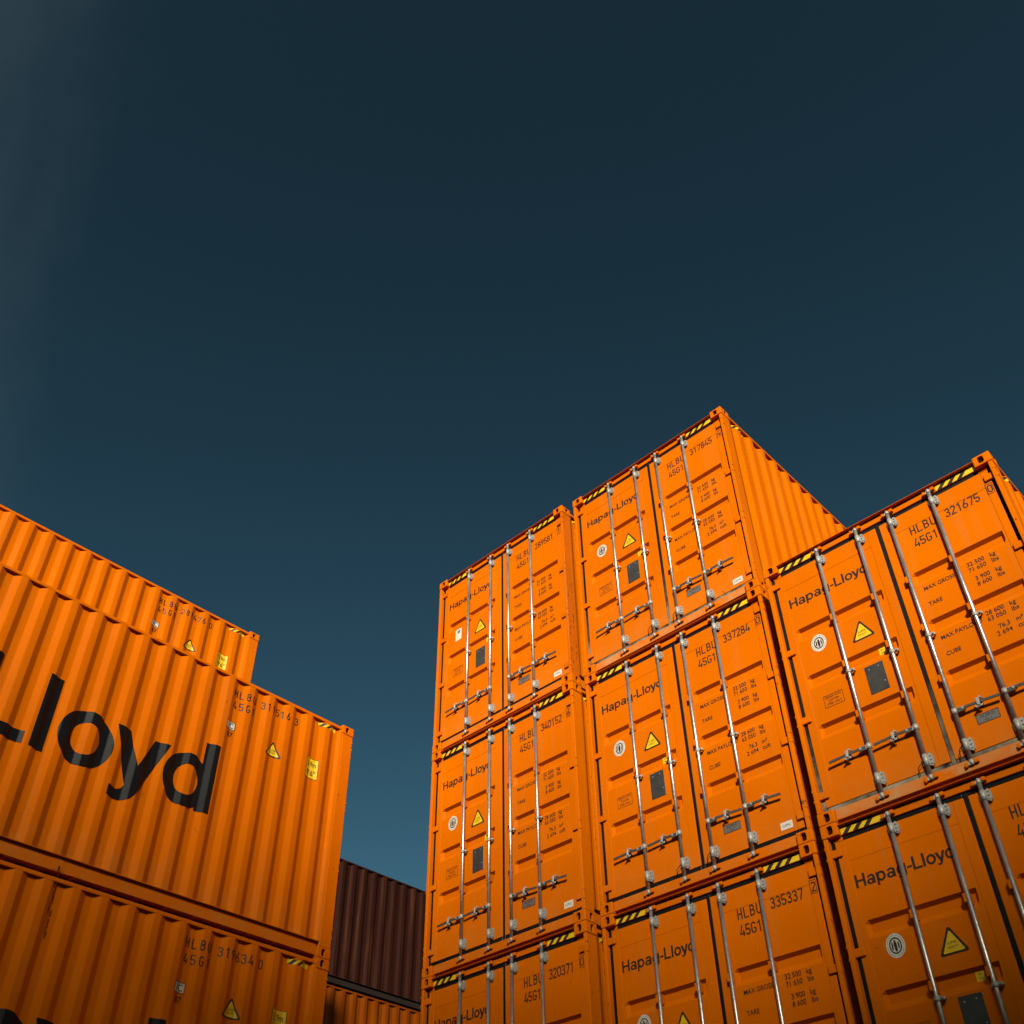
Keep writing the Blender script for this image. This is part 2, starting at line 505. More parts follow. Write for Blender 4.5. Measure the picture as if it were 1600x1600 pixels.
# a decal sheet: list of (verts2d, faces, material, layer)
class Sheet:
    def __init__(self):
        self.items = []

    def text(self, body, u, v, size, m, sx=0.78, bold=0.0, layer=1, align='LEFT', spacing=1.0):
        vs, fs = text_polys(body, size, sx, bold, align, spacing)
        self.items.append(([(u + x, v + y) for x, y in vs], fs, m, layer))
        return self

    def strokes(self, text, u, v, size, m, adv=0.66, align='LEFT', layer=0):
        for i, lay in enumerate(stroke_layers(text, u, v, size, adv, align)):
            self.polys(lay, m, layer + (i % 3) * 0.3)
        return self

    def poly(self, pts, m, layer=0):
        self.items.append((list(pts), [tuple(range(len(pts)))], m, layer))
        return self

    def polys(self, plist, m, layer=0):
        vs, fs = [], []
        for p in plist:
            fs.append(tuple(range(len(vs), len(vs) + len(p))))
            vs += p
        self.items.append((vs, fs, m, layer))
        return self

    def rect(self, u0, v0, u1, v1, m, layer=0):
        return self.poly([(u0, v0), (u1, v0), (u1, v1), (u0, v1)], m, layer)

    def frame(self, u0, v0, u1, v1, t, m, layer=1):
        return self.polys([[(u0, v0), (u1, v0), (u1, v0 + t), (u0, v0 + t)], [(u0, v1 - t), (u1, v1 - t), (u1, v1), (u0, v1)],
                           [(u0, v0 + t), (u0 + t, v0 + t), (u0 + t, v1 - t), (u0, v1 - t)],
                           [(u1 - t, v0 + t), (u1, v0 + t), (u1, v1 - t), (u1 - t, v1 - t)]], m, layer)

    def disc(self, cu, cv, ru, rv, m, layer=0, n=32):
        return self.poly([(cu + ru * math.cos(2 * math.pi * i / n), cv + rv * math.sin(2 * math.pi * i / n)) for i in range(n)], m, layer)

    def mesh(self, name, place, folds=None, lift=0.0012, step=0.0009):
        """place(u, v, h) -> 3-D point; folds: function giving fold positions in u between two values."""
        out = bmesh.new()
        mats = []
        for vs, fs, m, layer in self.items:
            if m not in mats:
                mats.append(m)
            b = bmesh.new()
            bv = [b.verts.new((x, y, 0)) for x, y in vs]
            for f in fs:
                try:
                    b.faces.new([bv[i] for i in f])
                except ValueError:
                    pass
            if folds:
                us = [x for x, _ in vs]
                for c in folds(min(us), max(us)):
                    bmesh.ops.bisect_plane(b, geom=b.verts[:] + b.edges[:] + b.faces[:], plane_co=(c, 0, 0), plane_no=(1, 0, 0), dist=1e-6)
            bmesh.ops.recalc_face_normals(b, faces=b.faces[:])
            k = mats.index(m)
            h = lift + step * layer
            vm = {}
            for v in b.verts:
                vm[v] = out.verts.new(place(v.co.x, v.co.y, h))
            for f in b.faces:
                pts = [vm[v] for v in f.verts]
                if f.normal.z < 0:
                    pts.reverse()
                out.faces.new(pts).material_index = k
            b.free()
        me = bpy.data.meshes.new(name)
        out.to_mesh(me)
        out.free()
        for m in mats:
            me.materials.append(m)
        return me


# door plane: u = distance from the left edge of the end as seen, v = height
Y_PANEL, Y_FRAME, Y_DEEP = 0.060, 0.056, 0.098


def on_door(y):
    return lambda u, v, h: (u - HW, y - h, v)


# side wall: d = distance from the door end, profile depth
PITCH_W = 0.2815


def wall_depth(d):
    w = 0.008
    return (wall_raw(d - w) + 4 * wall_raw(d) + wall_raw(d + w)) / 6


def wall_raw(d):
    if d < 0.2 or d > LEN - 0.2:
        return 0.0
    if d < 0.285:
        return 0.036 * min(1.0, (d - 0.2) / 0.02)
    if d < 0.353:
        return 0.036 * (0.353 - d) / 0.068
    ph = (d - 0.353) % PITCH_W
    if ph < 0.0735:
        return 0.0
    if ph < 0.1415:
        return 0.036 * (ph - 0.0735) / 0.068
    if ph < 0.2135:
        return 0.036
    return 0.036 * (0.2815 - ph) / 0.068


def wall_folds(a, b):
    return sorted({round(x + q, 6) for x in wall_bends(a - 0.02, b + 0.02) for q in (-0.008, 0.0, 0.008) if a < x + q < b})


def wall_bends(a, b):
    out = [x for x in (0.2, 0.22, 0.285) if a < x < b]
    k = math.floor((a - 0.353) / PITCH_W)
    while 0.353 + k * PITCH_W < b:
        for q in (0, 0.0735, 0.1415, 0.2135):
            x = 0.353 + k * PITCH_W + q
            if a < x < b and x > 0.3:
                out.append(x)
        k += 1
    return out


X_WALL = HW - 0.0095


def on_left_wall(u, v, h):
    """u runs to the right as seen from outside on the -x side, where the door end is on the right: d = -u."""
    d = -u
    return (-(X_WALL - wall_depth(d) + h), d, v)


def on_right_wall(u, v, h):
    return (X_WALL - wall_depth(u) + h, u, v)


# ------------------------------------------------------------------ container part meshes
def casting_mesh(name, sx, sy, m):
    """Corner casting 162 x 178 x 118 mm, with real holes in the end and side faces. sx=-1 left, +1 right; sy=-1 door end, +1 far end."""
    w, d, h, bv = 0.162, 0.178, 0.118, 0.010
    mb = MB()
    bm = mb.bm
    mb.box(0, w, 0, d, 0, h, m, bevel=bv, seg=2)
    bm.faces.ensure_lookup_table()

    def hole(axis, cu, cv, ru, rv):
        best = None
        for f in bm.faces:
            c = f.calc_center_median()
            if axis == 'y' and abs(c.y) < 1e-5 and f.calc_area() > 0.005:
                best = f
            if axis == 'x' and abs(c.x) < 1e-5 and f.calc_area() > 0.005:
                best = f
        outer = list(best.verts)
        oe = list(best.edges)
        bm.faces.remove(best)
        ring = []
        n = 20
        for i in range(n):
            a = 2 * math.pi * i / n
            ca, sa = math.cos(a), math.sin(a)
            k = 0.6
            u = cu + ru * math.copysign(abs(ca) ** k, ca)
            v = cv + rv * math.copysign(abs(sa) ** k, sa)
            ring.append(bm.verts.new((u, 0, v) if axis == 'y' else (0, u, v)))
        re = [bm.edges.new((ring[i], ring[(i + 1) % n])) for i in range(n)]
        r = bmesh.ops.triangle_fill(bm, edges=oe + re, use_beauty=True)
        for f in [g for g in r['geom'] if isinstance(g, bmesh.types.BMFace)]:
            f.material_index = mb.mi(m)
            # drop faces that fill the hole itself
            if all(v in ring for v in f.verts):
                bm.faces.remove(f)
        dep = 0.030
        inner = [bm.verts.new((v.co.x, dep, v.co.z) if axis == 'y' else (dep, v.co.y, v.co.z)) for v in ring]
        for i in range(n):
            j = (i + 1) % n
            bm.faces.new((ring[i], ring[j], inner[j], inner[i])).material_index = mb.mi(m)
        bm.faces.new(inner).material_index = mb.mi(M_hole)  # dark cap, shade of the hollow casting put into its colour
    hole('y', 0.089, 0.059, 0.029, 0.040)
    hole('x', 0.101, 0.059, 0.027, 0.040)
    for v in bm.verts:
        x, y, z = v.co
        v.co = ((-HW + x) if sx < 0 else (HW - x), y if sy < 0 else LEN - y, z)
    return mb.mesh(name)


def corr_side_mesh(name, side, m):
    mb = MB()
    z0, z1 = 0.172, 2.83
    ds = [0.16, 0.2] + wall_folds(0.2001, LEN - 0.2) + [LEN - 0.2, LEN - 0.16]
    ds = sorted(set(round(x, 5) for x in ds))
    k = mb.mi(m)
    prev = None
    # outer skin only plus an inner skin 4 mm behind, so that the sheet has thickness
    for off in (0.0, 0.004):
        prev = None
        for d in ds:
            x = side * (X_WALL - wall_depth(d) - off)
            a, b = mb.bm.verts.new((x, d, z0)), mb.bm.verts.new((x, d, z1))
            if prev:
                f = mb.bm.faces.new((prev[0], a, b, prev[1]))
                f.material_index = k
                f.smooth = True
            prev = (a, b)
    me = mb.mesh(name, recalc=False)
    return me


def post_mesh(side, m, rear=False):
    mb = MB()
    s = side
    xa, xb = sorted((s * HW - s * 0.006, s * HW - s * 0.046))
    ya, yb = (0.006, 0.162) if not rear else (LEN - 0.162, LEN - 0.006)
    mb.box(xa, xb, ya, yb, 0.118, 2.778, m, bevel=0.005)
    if not rear:     # inner channel of the J-section post behind the door edge
        xa, xb = sorted((s * HW - s * 0.046, s * HW - s * 0.075))
        mb.box(xa, xb, 0.10, 0.155, 0.118, 2.778, m)
    return mb.mesh('corner_post')


def door_mesh(u0, u1, p0, p1, g0, g1, m):
    """Door leaf: frame members round a panel with three pressed horizontal grooves."""
    mb = MB()
    zb, zt, pb, pt = 0.172, 2.742, 0.30, 2.556
    X = lambda u: u - HW
    bvl = 0.003
    mb.box(X(u0), X(p0), Y_FRAME, 0.105, zb, zt, m, bevel=bvl)
    mb.box(X(p1), X(u1), Y_FRAME, 0.105, zb, zt, m, bevel=bvl)
    mb.box(X(p0), X(p1), Y_FRAME + 0.0015, 0.105, pt, zt, m)
    mb.box(X(p0), X(p1), Y_FRAME + 0.0015, 0.105, zb, pb, m)
    # panel as a grid of heights (depth over u and v)
    grooves = (2.045, 1.500, 0.960)

    def depth(u, v):
        best = 0.0
        for g in grooves:
            t = g - v
            if t <= 0 or t >= 0.150:
                continue
            a = min(1.0, t / 0.026)
            b = min(1.0, (0.150 - t) / 0.055)
            e = min(1.0, max(0.0, (u - g0) / 0.030), max(0.0, (g1 - u) / 0.022))
            best = max(best, min(a, b, e))
        return Y_PANEL + 0.038 * best
    us = [p0, g0, g0 + 0.030, g1 - 0.022, g1, p1]
    vs = [pb]
    for g in sorted(grooves):
        vs += [g - 0.150, g - 0.095, g - 0.026, g]
    vs.append(pt)
    grid = [[mb.bm.verts.new((X(u), depth(u, v), v)) for u in us] for v in vs]
    k = mb.mi(m)
    for j in range(len(vs) - 1):
        for i in range(len(us) - 1):
            mb.bm.faces.new((grid[j][i], grid[j][i + 1], grid[j + 1][i + 1], grid[j + 1][i])).material_index = k
    return mb.mesh('door', recalc=True)


def hinge_mesh(side, z, m):
    mb = MB()
    s = side
    a, b = sorted((s * (HW - 0.028), s * (HW - 0.135)))
    mb.box(a, b, 0.034, 0.0555, z - 0.034, z + 0.034, m, bevel=0.004)
    mb.tube((s * (HW - 0.030), 0.022, z - 0.055), (s * (HW - 0.030), 0.022, z + 0.055), 0.015, m, 12)
    a, b = sorted((s * (HW - 0.001), s * (HW - 0.030)))
    mb.box(a, b, 0.004, 0.030, z + 0.037, z + 0.062, m, bevel=0.003)
    mb.box(a, b, 0.004, 0.030, z - 0.062, z - 0.037, m, bevel=0.003)
    return mb.mesh('hinge')


BARS = (0.610, 1.045, 1.390, 1.815)
Y_BAR = 0.022


def bar_mesh(u):
    mb = MB()
    x = u - HW
    mb.tube((x, Y_BAR, 0.085), (x, Y_BAR, 2.795), 0.0175, M_galv, 16)
    return mb.mesh('locking_bar')


def bracket_mesh(u, z0, z1):
    mb = MB()
    x = u - HW
    mb.tube((x, Y_BAR, z0 + 0.012), (x, Y_BAR, z1 - 0.012), 0.0215, M_galv_matt, 14)
    poly = [(x + 0.015, z0 + 0.02), (x + 0.042, z0), (x + 0.056, z0 + 0.018), (x + 0.060, (z0 + z1) / 2), (x + 0.054, z1 - 0.015),
            (x + 0.040, z1), (x + 0.015, z1 - 0.02)]
    mb.prism(poly, 'y', 0.030, 0.0545, M_galv_matt)
    for k in (0.22, 0.5, 0.78):
        zz = z0 + (z1 - z0) * k
        mb.tube((x + 0.042, 0.030, zz), (x + 0.042, 0.022, zz), 0.008, M_galv_matt, 8)
    # foot on the other side of the bar
    mb.box(x - 0.040, x - 0.015, 0.034, 0.0545, z0 + 0.025, z1 - 0.025, M_galv_matt, bevel=0.003)
    return mb.mesh('bar_bracket')


def cam_mesh(u, z, up_):
    mb = MB()
    x = u - HW
    k = 1 if up_ else -1
    mb.tube((x, Y_BAR, z - k * 0.02), (x, Y_BAR, z + k * 0.022), 0.021, M_galv_matt, 12, r2=0.015)
    poly = [(x - 0.034, z - 0.006), (x - 0.028, z - 0.020), (x + 0.012, z - 0.020), (x + 0.040, z - 0.004), (x + 0.036, z + 0.012), (x - 0.02, z + 0.010)]
    mb.prism(poly, 'y', 0.014, 0.040, M_galv_matt)
    return mb.mesh('cam')


def keeper_mesh(u, z, up_, m, side):
    mb = MB()
    x = u - HW
    yb = 0.043 if up_ else 0.032
    if side > 0:
        mb.box(x + 0.020, x + 0.058, 0.008, yb, z - 0.010, z + 0.024, m, bevel=0.004)
    else:
        mb.box(x - 0.060, x - 0.036, 0.008, yb, z - 0.024, z + 0.014, m, bevel=0.004)
    return mb.mesh('cam_keeper')


def clamp_mesh(u, z):
    mb = MB()
    x = u - HW
    mb.tube((x, Y_BAR, z - 0.020), (x, Y_BAR, z + 0.020), 0.0225, M_galv_matt, 14)
    mb.box(x + 0.016, x + 0.058, 0.014, 0.032, z - 0.013, z + 0.013, M_galv_matt, bevel=0.003)
    mb.tube((x + 0.044, 0.0, z), (x + 0.044, 0.058, z), 0.008, M_galv_matt, 8)
    mb.box(x - 0.038, x + 0.010, 0.032, 0.057, z - 0.016, z + 0.016, M_galv_matt, bevel=0.003)
    return mb.mesh('bar_clamp')


def guide_mesh(u, z, m):
    mb = MB()
    x = u - HW
    mb.box(x - 0.040, x + 0.006, 0.036, 0.094, z - 0.045, z + 0.045, m, bevel=0.003)
    mb.box(x - 0.036, x - 0.014, 0.006, 0.0355, z - 0.036, z + 0.036, m, bevel=0.003)
    return mb.mesh('bar_guide')


def handle_mesh(u, z, k):
    """k=-1 lever runs left from the bar, +1 right."""
    mb = MB()
    x = u - HW
    zt = z - 0.012
    mb.tube((x, Y_BAR, z - 0.024), (x, Y_BAR, z + 0.024), 0.024, M_galv_matt, 12)
    a, b = sorted((x + k * 0.020, x + k * 0.095))
    mb.box(a, b, 0.008, 0.034, z - 0.020, z + 0.020, M_lever, bevel=0.006)
    mb.tube((x + k * 0.075, 0.002, z), (x + k * 0.075, 0.040, z), 0.011, M_galv_matt, 8)
    # flat lever, slightly drooping
    pts = [(x + k * 0.085, z + 0.011), (x + k * 0.20, z + 0.010), (x + k * 0.385, zt + 0.012), (x + k * 0.392, zt), (x + k * 0.385, zt - 0.010),
           (x + k * 0.20, z - 0.011), (x + k * 0.085, z - 0.011)]
    mb.prism(pts, 'y', 0.004, 0.015, M_lever)
    return mb.mesh('handle')


def catch_mesh(u, z, k):
    mb = MB()
    x = u - HW + k * 0.205
    mb.box(x - 0.026, x + 0.026, 0.018, 0.058, z - 0.022, z + 0.020, M_galv_matt, bevel=0.004)
    mb.box(x - 0.012, x + 0.014, -0.004, 0.003, z - 0.034, z + 0.034, M_galv_matt, bevel=0.003)
    mb.tube((x + 0.026, -0.004, z + 0.034), (x + 0.026, 0.050, z + 0.034), 0.010, M_galv_matt, 8)
    mb.tube((x - 0.022, -0.004, z - 0.040), (x - 0.022, 0.050, z - 0.040), 0.010, M_galv_matt, 8)
    mb.box(x - 0.026, x + 0.030, 0.006, 0.016, z - 0.046, z - 0.026, M_galv_matt, bevel=0.003)
    return mb.mesh('handle_catch')


def hazard_mesh(u0, u1, z0, z1, place, along_lean=1.0, bands=7, folds=None):
    """Yellow strip with slanting black bars."""
    sh = Sheet()
    sh.rect(u0, z0, u1, z1, M_yellow, 0)
    n = bands
    w = (u1 - u0) / n
    hh = (z1 - z0)
    lean = along_lean * hh * 0.85
    for i in range(n):
        a = u0 + (i + 0.12) * w
        b = a + w * 0.50
        q = [(a, z0), (b, z0), (b + lean, z1), (a + lean, z1)]
        if lean < 0:
            q = [(a - lean, z0), (b - lean, z0), (b, z1), (a, z1)]
        if max(p[0] for p in q) <= u1 + 1e-6:
            sh.poly(q, M_ink, 1)
    return sh.mesh('hazard_stripe', place, folds=folds)


# ------------------------------------------------------------------ decals on the doors
def d_company():
    s = 0.110
    sh = Sheet()
    for i, lay in enumerate(word_layers(-4.57)):
        sh.polys([[(0.183 + x * s, 2.315 + y * s) for x, y in p] for p in lay], M_ink, i % 4 * 0.5)
    return sh.mesh('company_lettering', on_door(Y_PANEL), step=0.0004)


def d_number(num, chk):
    sh = Sheet()
    sh.strokes('HLBU', 1.526, 2.452, 0.100, M_ink, adv=0.67)
    sh.strokes('45G1', 1.526, 2.300, 0.100, M_ink, adv=0.60)
    return sh.mesh('owner_code', on_door(Y_PANEL))


def d_serial(num):
    return Sheet().strokes(num, 1.872, 2.452, 0.100, M_ink, adv=0.565).mesh('serial_number', on_door(Y_PANEL))


def d_check(chk):
    sh = Sheet()
    if chk:
        sh.strokes(chk, 2.315, 2.482, 0.088, M_ink, align='CENTER')
        sh.frame(2.283, 2.466, 2.347, 2.586, 0.005, M_ink)
    return sh.mesh('check_digit', on_door(Y_FRAME))


def d_weights():
    """One small mesh per line of the weight table."""
    out = []
    for t, v in (('MAX GROSS', 1.812), ('TARE', 1.640), ('MAX PAYLOAD', 1.264), ('CUBE', 1.096)):
        out.append(Sheet().text(t, 1.470, v, 0.041, M_ink, sx=0.92, bold=0.0007).mesh('weight_caption', on_door(Y_PANEL)))
    rows = (('32 500', 'kg', 1.842), ('71 650', 'lbs', 1.780), ('3 900', 'kg', 1.676), ('8 600', 'lbs', 1.614),
            ('28 600', 'kg', 1.304), ('63 050', 'lbs', 1.243), ('76.3', 'm\u00b3', 1.138), ('2 694', 'cuft', 1.074))
    for a, b, v in rows:
        out.append(Sheet().text(a, 2.045, v, 0.044, M_ink, sx=0.92, bold=0.0007, align='RIGHT').mesh('weight_figure', on_door(Y_PANEL)))
        out.append(Sheet().text(b, 2.092, v, 0.044, M_ink, sx=0.92, bold=0.0007).mesh('weight_unit', on_door(Y_PANEL)))
    return out


def tri(cu, v0, w, h, r=0.012):
    """Rounded upright triangle."""
    pts = []
    for (x, y), a0 in (((cu - w / 2 + r * 1.6, v0 + r), 150), ((cu + w / 2 - r * 1.6, v0 + r), 270), ((cu, v0 + h - r * 1.9), 30)):
        for k in range(5):
            a = math.radians(a0 + 120 * k / 4)
            pts.append((x + r * math.cos(a), y + r * math.sin(a)))
    return pts


def triangle_sheet(cu, v0, w, h):
    sh = Sheet()
    sh.poly(tri(cu, v0, w, h, 0.014), M_ink, 0)
    k = 0.019
    sh.poly(tri(cu, v0 + k * 0.85, w - 3.2 * k, h - 2.7 * k, 0.008), M_yellow, 1)
    sh.text('SUPER', cu, v0 + 0.075, 0.021, M_ink, sx=0.95, layer=2, align='CENTER')
    sh.text('HEAVY', cu, v0 + 0.043, 0.021, M_ink, sx=0.95, layer=2, align='CENTER')
    return sh


def d_emblem():
    """White disc with a ringed seal: a standing figure in an oval between two ornaments."""
    sh = Sheet()
    cu, cv = 0.384, 1.797
    sh.disc(cu, cv, 0.079, 0.094, M_white, 0)
    n = 32
    for i in range(n):      # fine lettering round the rim, as short ticks
        a = 2 * math.pi * i / n
        b = a + 0.10
        if i % 8 == 7:
            continue
        q = [(cu + r_ * 0.84 * math.cos(t), cv + r_ * math.sin(t)) for r_, t in ((0.075, a), (0.084, a), (0.084, b), (0.075, b))]
        sh.poly([q[0], q[3], q[2], q[1]], M_grey, 1)
    ring = g_ring(cu, cv, 0.052, 0.064, 0.011, 0.012)
    sh.polys(ring, M_ink, 1)
    sh.poly([(cu - 0.008, cv - 0.045), (cu + 0.010, cv - 0.045), (cu + 0.012, cv + 0.012), (cu + 0.004, cv + 0.044), (cu - 0.008, cv + 0.040), (cu - 0.014, cv + 0.005)], M_ink, 1)
    sh.poly([(cu - 0.034, cv - 0.020), (cu - 0.020, cv - 0.034), (cu - 0.018, cv + 0.022), (cu - 0.028, cv + 0.034)], M_ink, 1)
    sh.poly([(cu + 0.019, cv - 0.036), (cu + 0.034, cv - 0.012), (cu + 0.030, cv + 0.030), (cu + 0.020, cv + 0.020)], M_ink, 1)
    return sh.mesh('approval_emblem', on_door(Y_PANEL))


def d_white_card():
    sh = Sheet()
    sh.rect(0.325, 1.690, 0.445, 1.880, M_white, 0)
    sh.poly([(0.375, 1.80), (0.41, 1.81), (0.425, 1.86), (0.36, 1.845)], M_grey, 1)
    return sh.mesh('white_sticker', on_door(Y_PANEL))


def d_box():
    sh = Sheet()
    sh.frame(0.294, 1.095, 0.492, 1.220, 0.004, M_ink)
    for t, v in (('REPAIR WITH', 1.186), ('CORTEN', 1.152), ('STEEL ONLY', 1.116)):
        sh.text(t, 0.393, v, 0.021, M_ink, sx=0.9, align='CENTER')
    return sh.mesh('instruction_lettering', on_door(Y_PANEL))


def d_plate():
    mb = MB()
    mb.box(0.742 - HW, 0.922 - HW, 0.0555, 0.0598, 1.036, 1.326, M_plate, bevel=0.0015)
    for u, v in ((0.785, 1.285), (0.875, 1.29), (0.90, 1.12)):
        mb.tube((u - HW, 0.0554, v), (u - HW, 0.0525, v), 0.006, M_galv_matt, 8)
    return mb.mesh('data_plate')


def d_type_plate():
    sh = Sheet()
    sh.rect(1.522, 0.384, 1.712, 0.470, M_grey, 0)
    sh.frame(1.522, 0.384, 1.712, 0.470, 0.005, M_ink, 1)
    sh.text('ACEP-D', 1.617, 0.432, 0.026, M_ink, sx=0.95, align='CENTER', layer=1)
    sh.text('HL-1', 1.617, 0.397, 0.022, M_ink, sx=0.95, align='CENTER', layer=1)
    return sh.mesh('type_plate', on_door(Y_PANEL))


def d_maker():
    sh = Sheet()
    sh.rect(2.120, 0.213, 2.245, 0.285, M_white, 0)
    sh.text('CIMC', 2.1825, 0.236, 0.026, M_ink, sx=1.0, align='CENTER', layer=1)
    return sh.mesh('maker_label', on_door(Y_FRAME))


def d_yellow():
    sh = Sheet()
    sh.rect(0.902, 1.404, 0.968, 1.474, M_yellow, 0)
    sh.text('PT', 0.935, 1.444, 0.018, M_ink, align='CENTER', layer=1)
    sh.text('LN', 0.935, 1.416, 0.018, M_ink, align='CENTER', layer=1)
    return sh.mesh('yellow_sticker', on_door(Y_DEEP - 0.001))


# ------------------------------------------------------------------ decals on the side walls (u is -d on the left wall)
def wall_company(place, mirror):
    s = 0.82
    sh = Sheet()
    # on the left wall the word ends near the door end; L starts at d = 4.40
    u0 = -4.405 if mirror else 7.79
    for i, lay in enumerate(word_layers(0.0)):
        sh.polys([[(u0 + x * s, 1.083 + y * s) for x, y in p] for p in lay], M_black, i % 5)
    return sh.mesh('company_lettering', place, folds=(lambda a, b: [-x for x in wall_folds(-b, -a)]) if mirror else wall_folds, lift=0.002, step=0.0006)


def lw_folds(a, b):
    return [-x for x in wall_folds(-b, -a)]


def lw_number(num, chk):
    sh = Sheet()
    sh.strokes('HLBU', -1.728, 2.607, 0.100, M_ink, adv=0.80)
    sh.strokes('45G1', -1.716, 2.455, 0.100, M_ink, adv=0.80)
    sh.strokes(num, -1.352, 2.607, 0.100, M_ink, adv=0.70)
    sh.strokes(chk, -0.862, 2.607, 0.100, M_ink)
    return sh.mesh('number_lettering', on_left_wall, folds=lw_folds, lift=0.0018)


def lw_ic():
    sh = Sheet()
    sh.rect(-1.762, 2.175, -1.632, 2.275, M_white, 0)
    sh.frame(-1.762, 2.175, -1.632, 2.275, 0.007, M_ink, 1)
    sh.text('IC', -1.697, 2.193, 0.064, M_ink, sx=0.95, bold=0.001, align='CENTER', layer=1)
    sh.text('87', -1.690, 2.085, 0.060, M_ink, sx=0.95, bold=0.001, align='CENTER', layer=1)
    return sh.mesh('code_sticker', on_left_wall, folds=lw_folds, lift=0.0018)


def lw_triangle():
    return triangle_sheet(-1.103, 2.066, 0.232, 0.205).mesh('warning_triangle', on_left_wall, folds=lw_folds, lift=0.0018)


def lw_height():
    sh = Sheet()
    sh.rect(-0.640, 2.008, -0.452, 2.270, M_ink, 0)
    sh.rect(-0.634, 2.014, -0.458, 2.264, M_yellow, 1)
    sh.text('2.9m', -0.546, 2.165, 0.062, M_ink, sx=0.78, bold=0.001, align='CENTER', layer=2)
    sh.text("9'6\"", -0.546, 2.045, 0.068, M_ink, sx=0.95, bold=0.001, align='CENTER', layer=2)
    return sh.mesh('height_sticker', on_left_wall, folds=lw_folds, lift=0.0018)


def lw_scratch():
    sh = Sheet()
    random.seed(11)
    for k in range(14):
        v = 2.32 + 0.045 * k + random.uniform(-0.01, 0.01)
        u = -3.09 - 0.004 * k + random.uniform(-0.018, 0.012)
        sh.poly([(u, v), (u + 0.012, v + 0.004), (u + random.uniform(0.0, 0.02), v + random.uniform(0.05, 0.09)), (u - 0.006, v + 0.05)], M_rust, 0)
    return sh.mesh('rusty_scratch', on_left_wall, folds=lw_folds, lift=0.0010)


def post_scuffs():
    sh = Sheet()
    random.seed(5)
    for k in range(34):
        v = random.uniform(0.15, 1.5)
        u = random.uniform(0.012, 0.135)
        h = random.uniform(0.01, 0.10)
        w = random.uniform(0.004, 0.016)
        sh.poly([(u, v), (u + w, v + 0.3 * h), (u + w * 0.6, v + h), (u - w * 0.3, v + 0.6 * h)], M_rust, 0)
    return sh.mesh('paint_scuff', lambda u, v, h: (HW - 0.006 + h, u, v), lift=0.0008)


def lw_hazard():
    return hazard_mesh(-0.520, -0.255, 2.748, 2.800, on_left_wall, 1.2, 3, lw_folds)


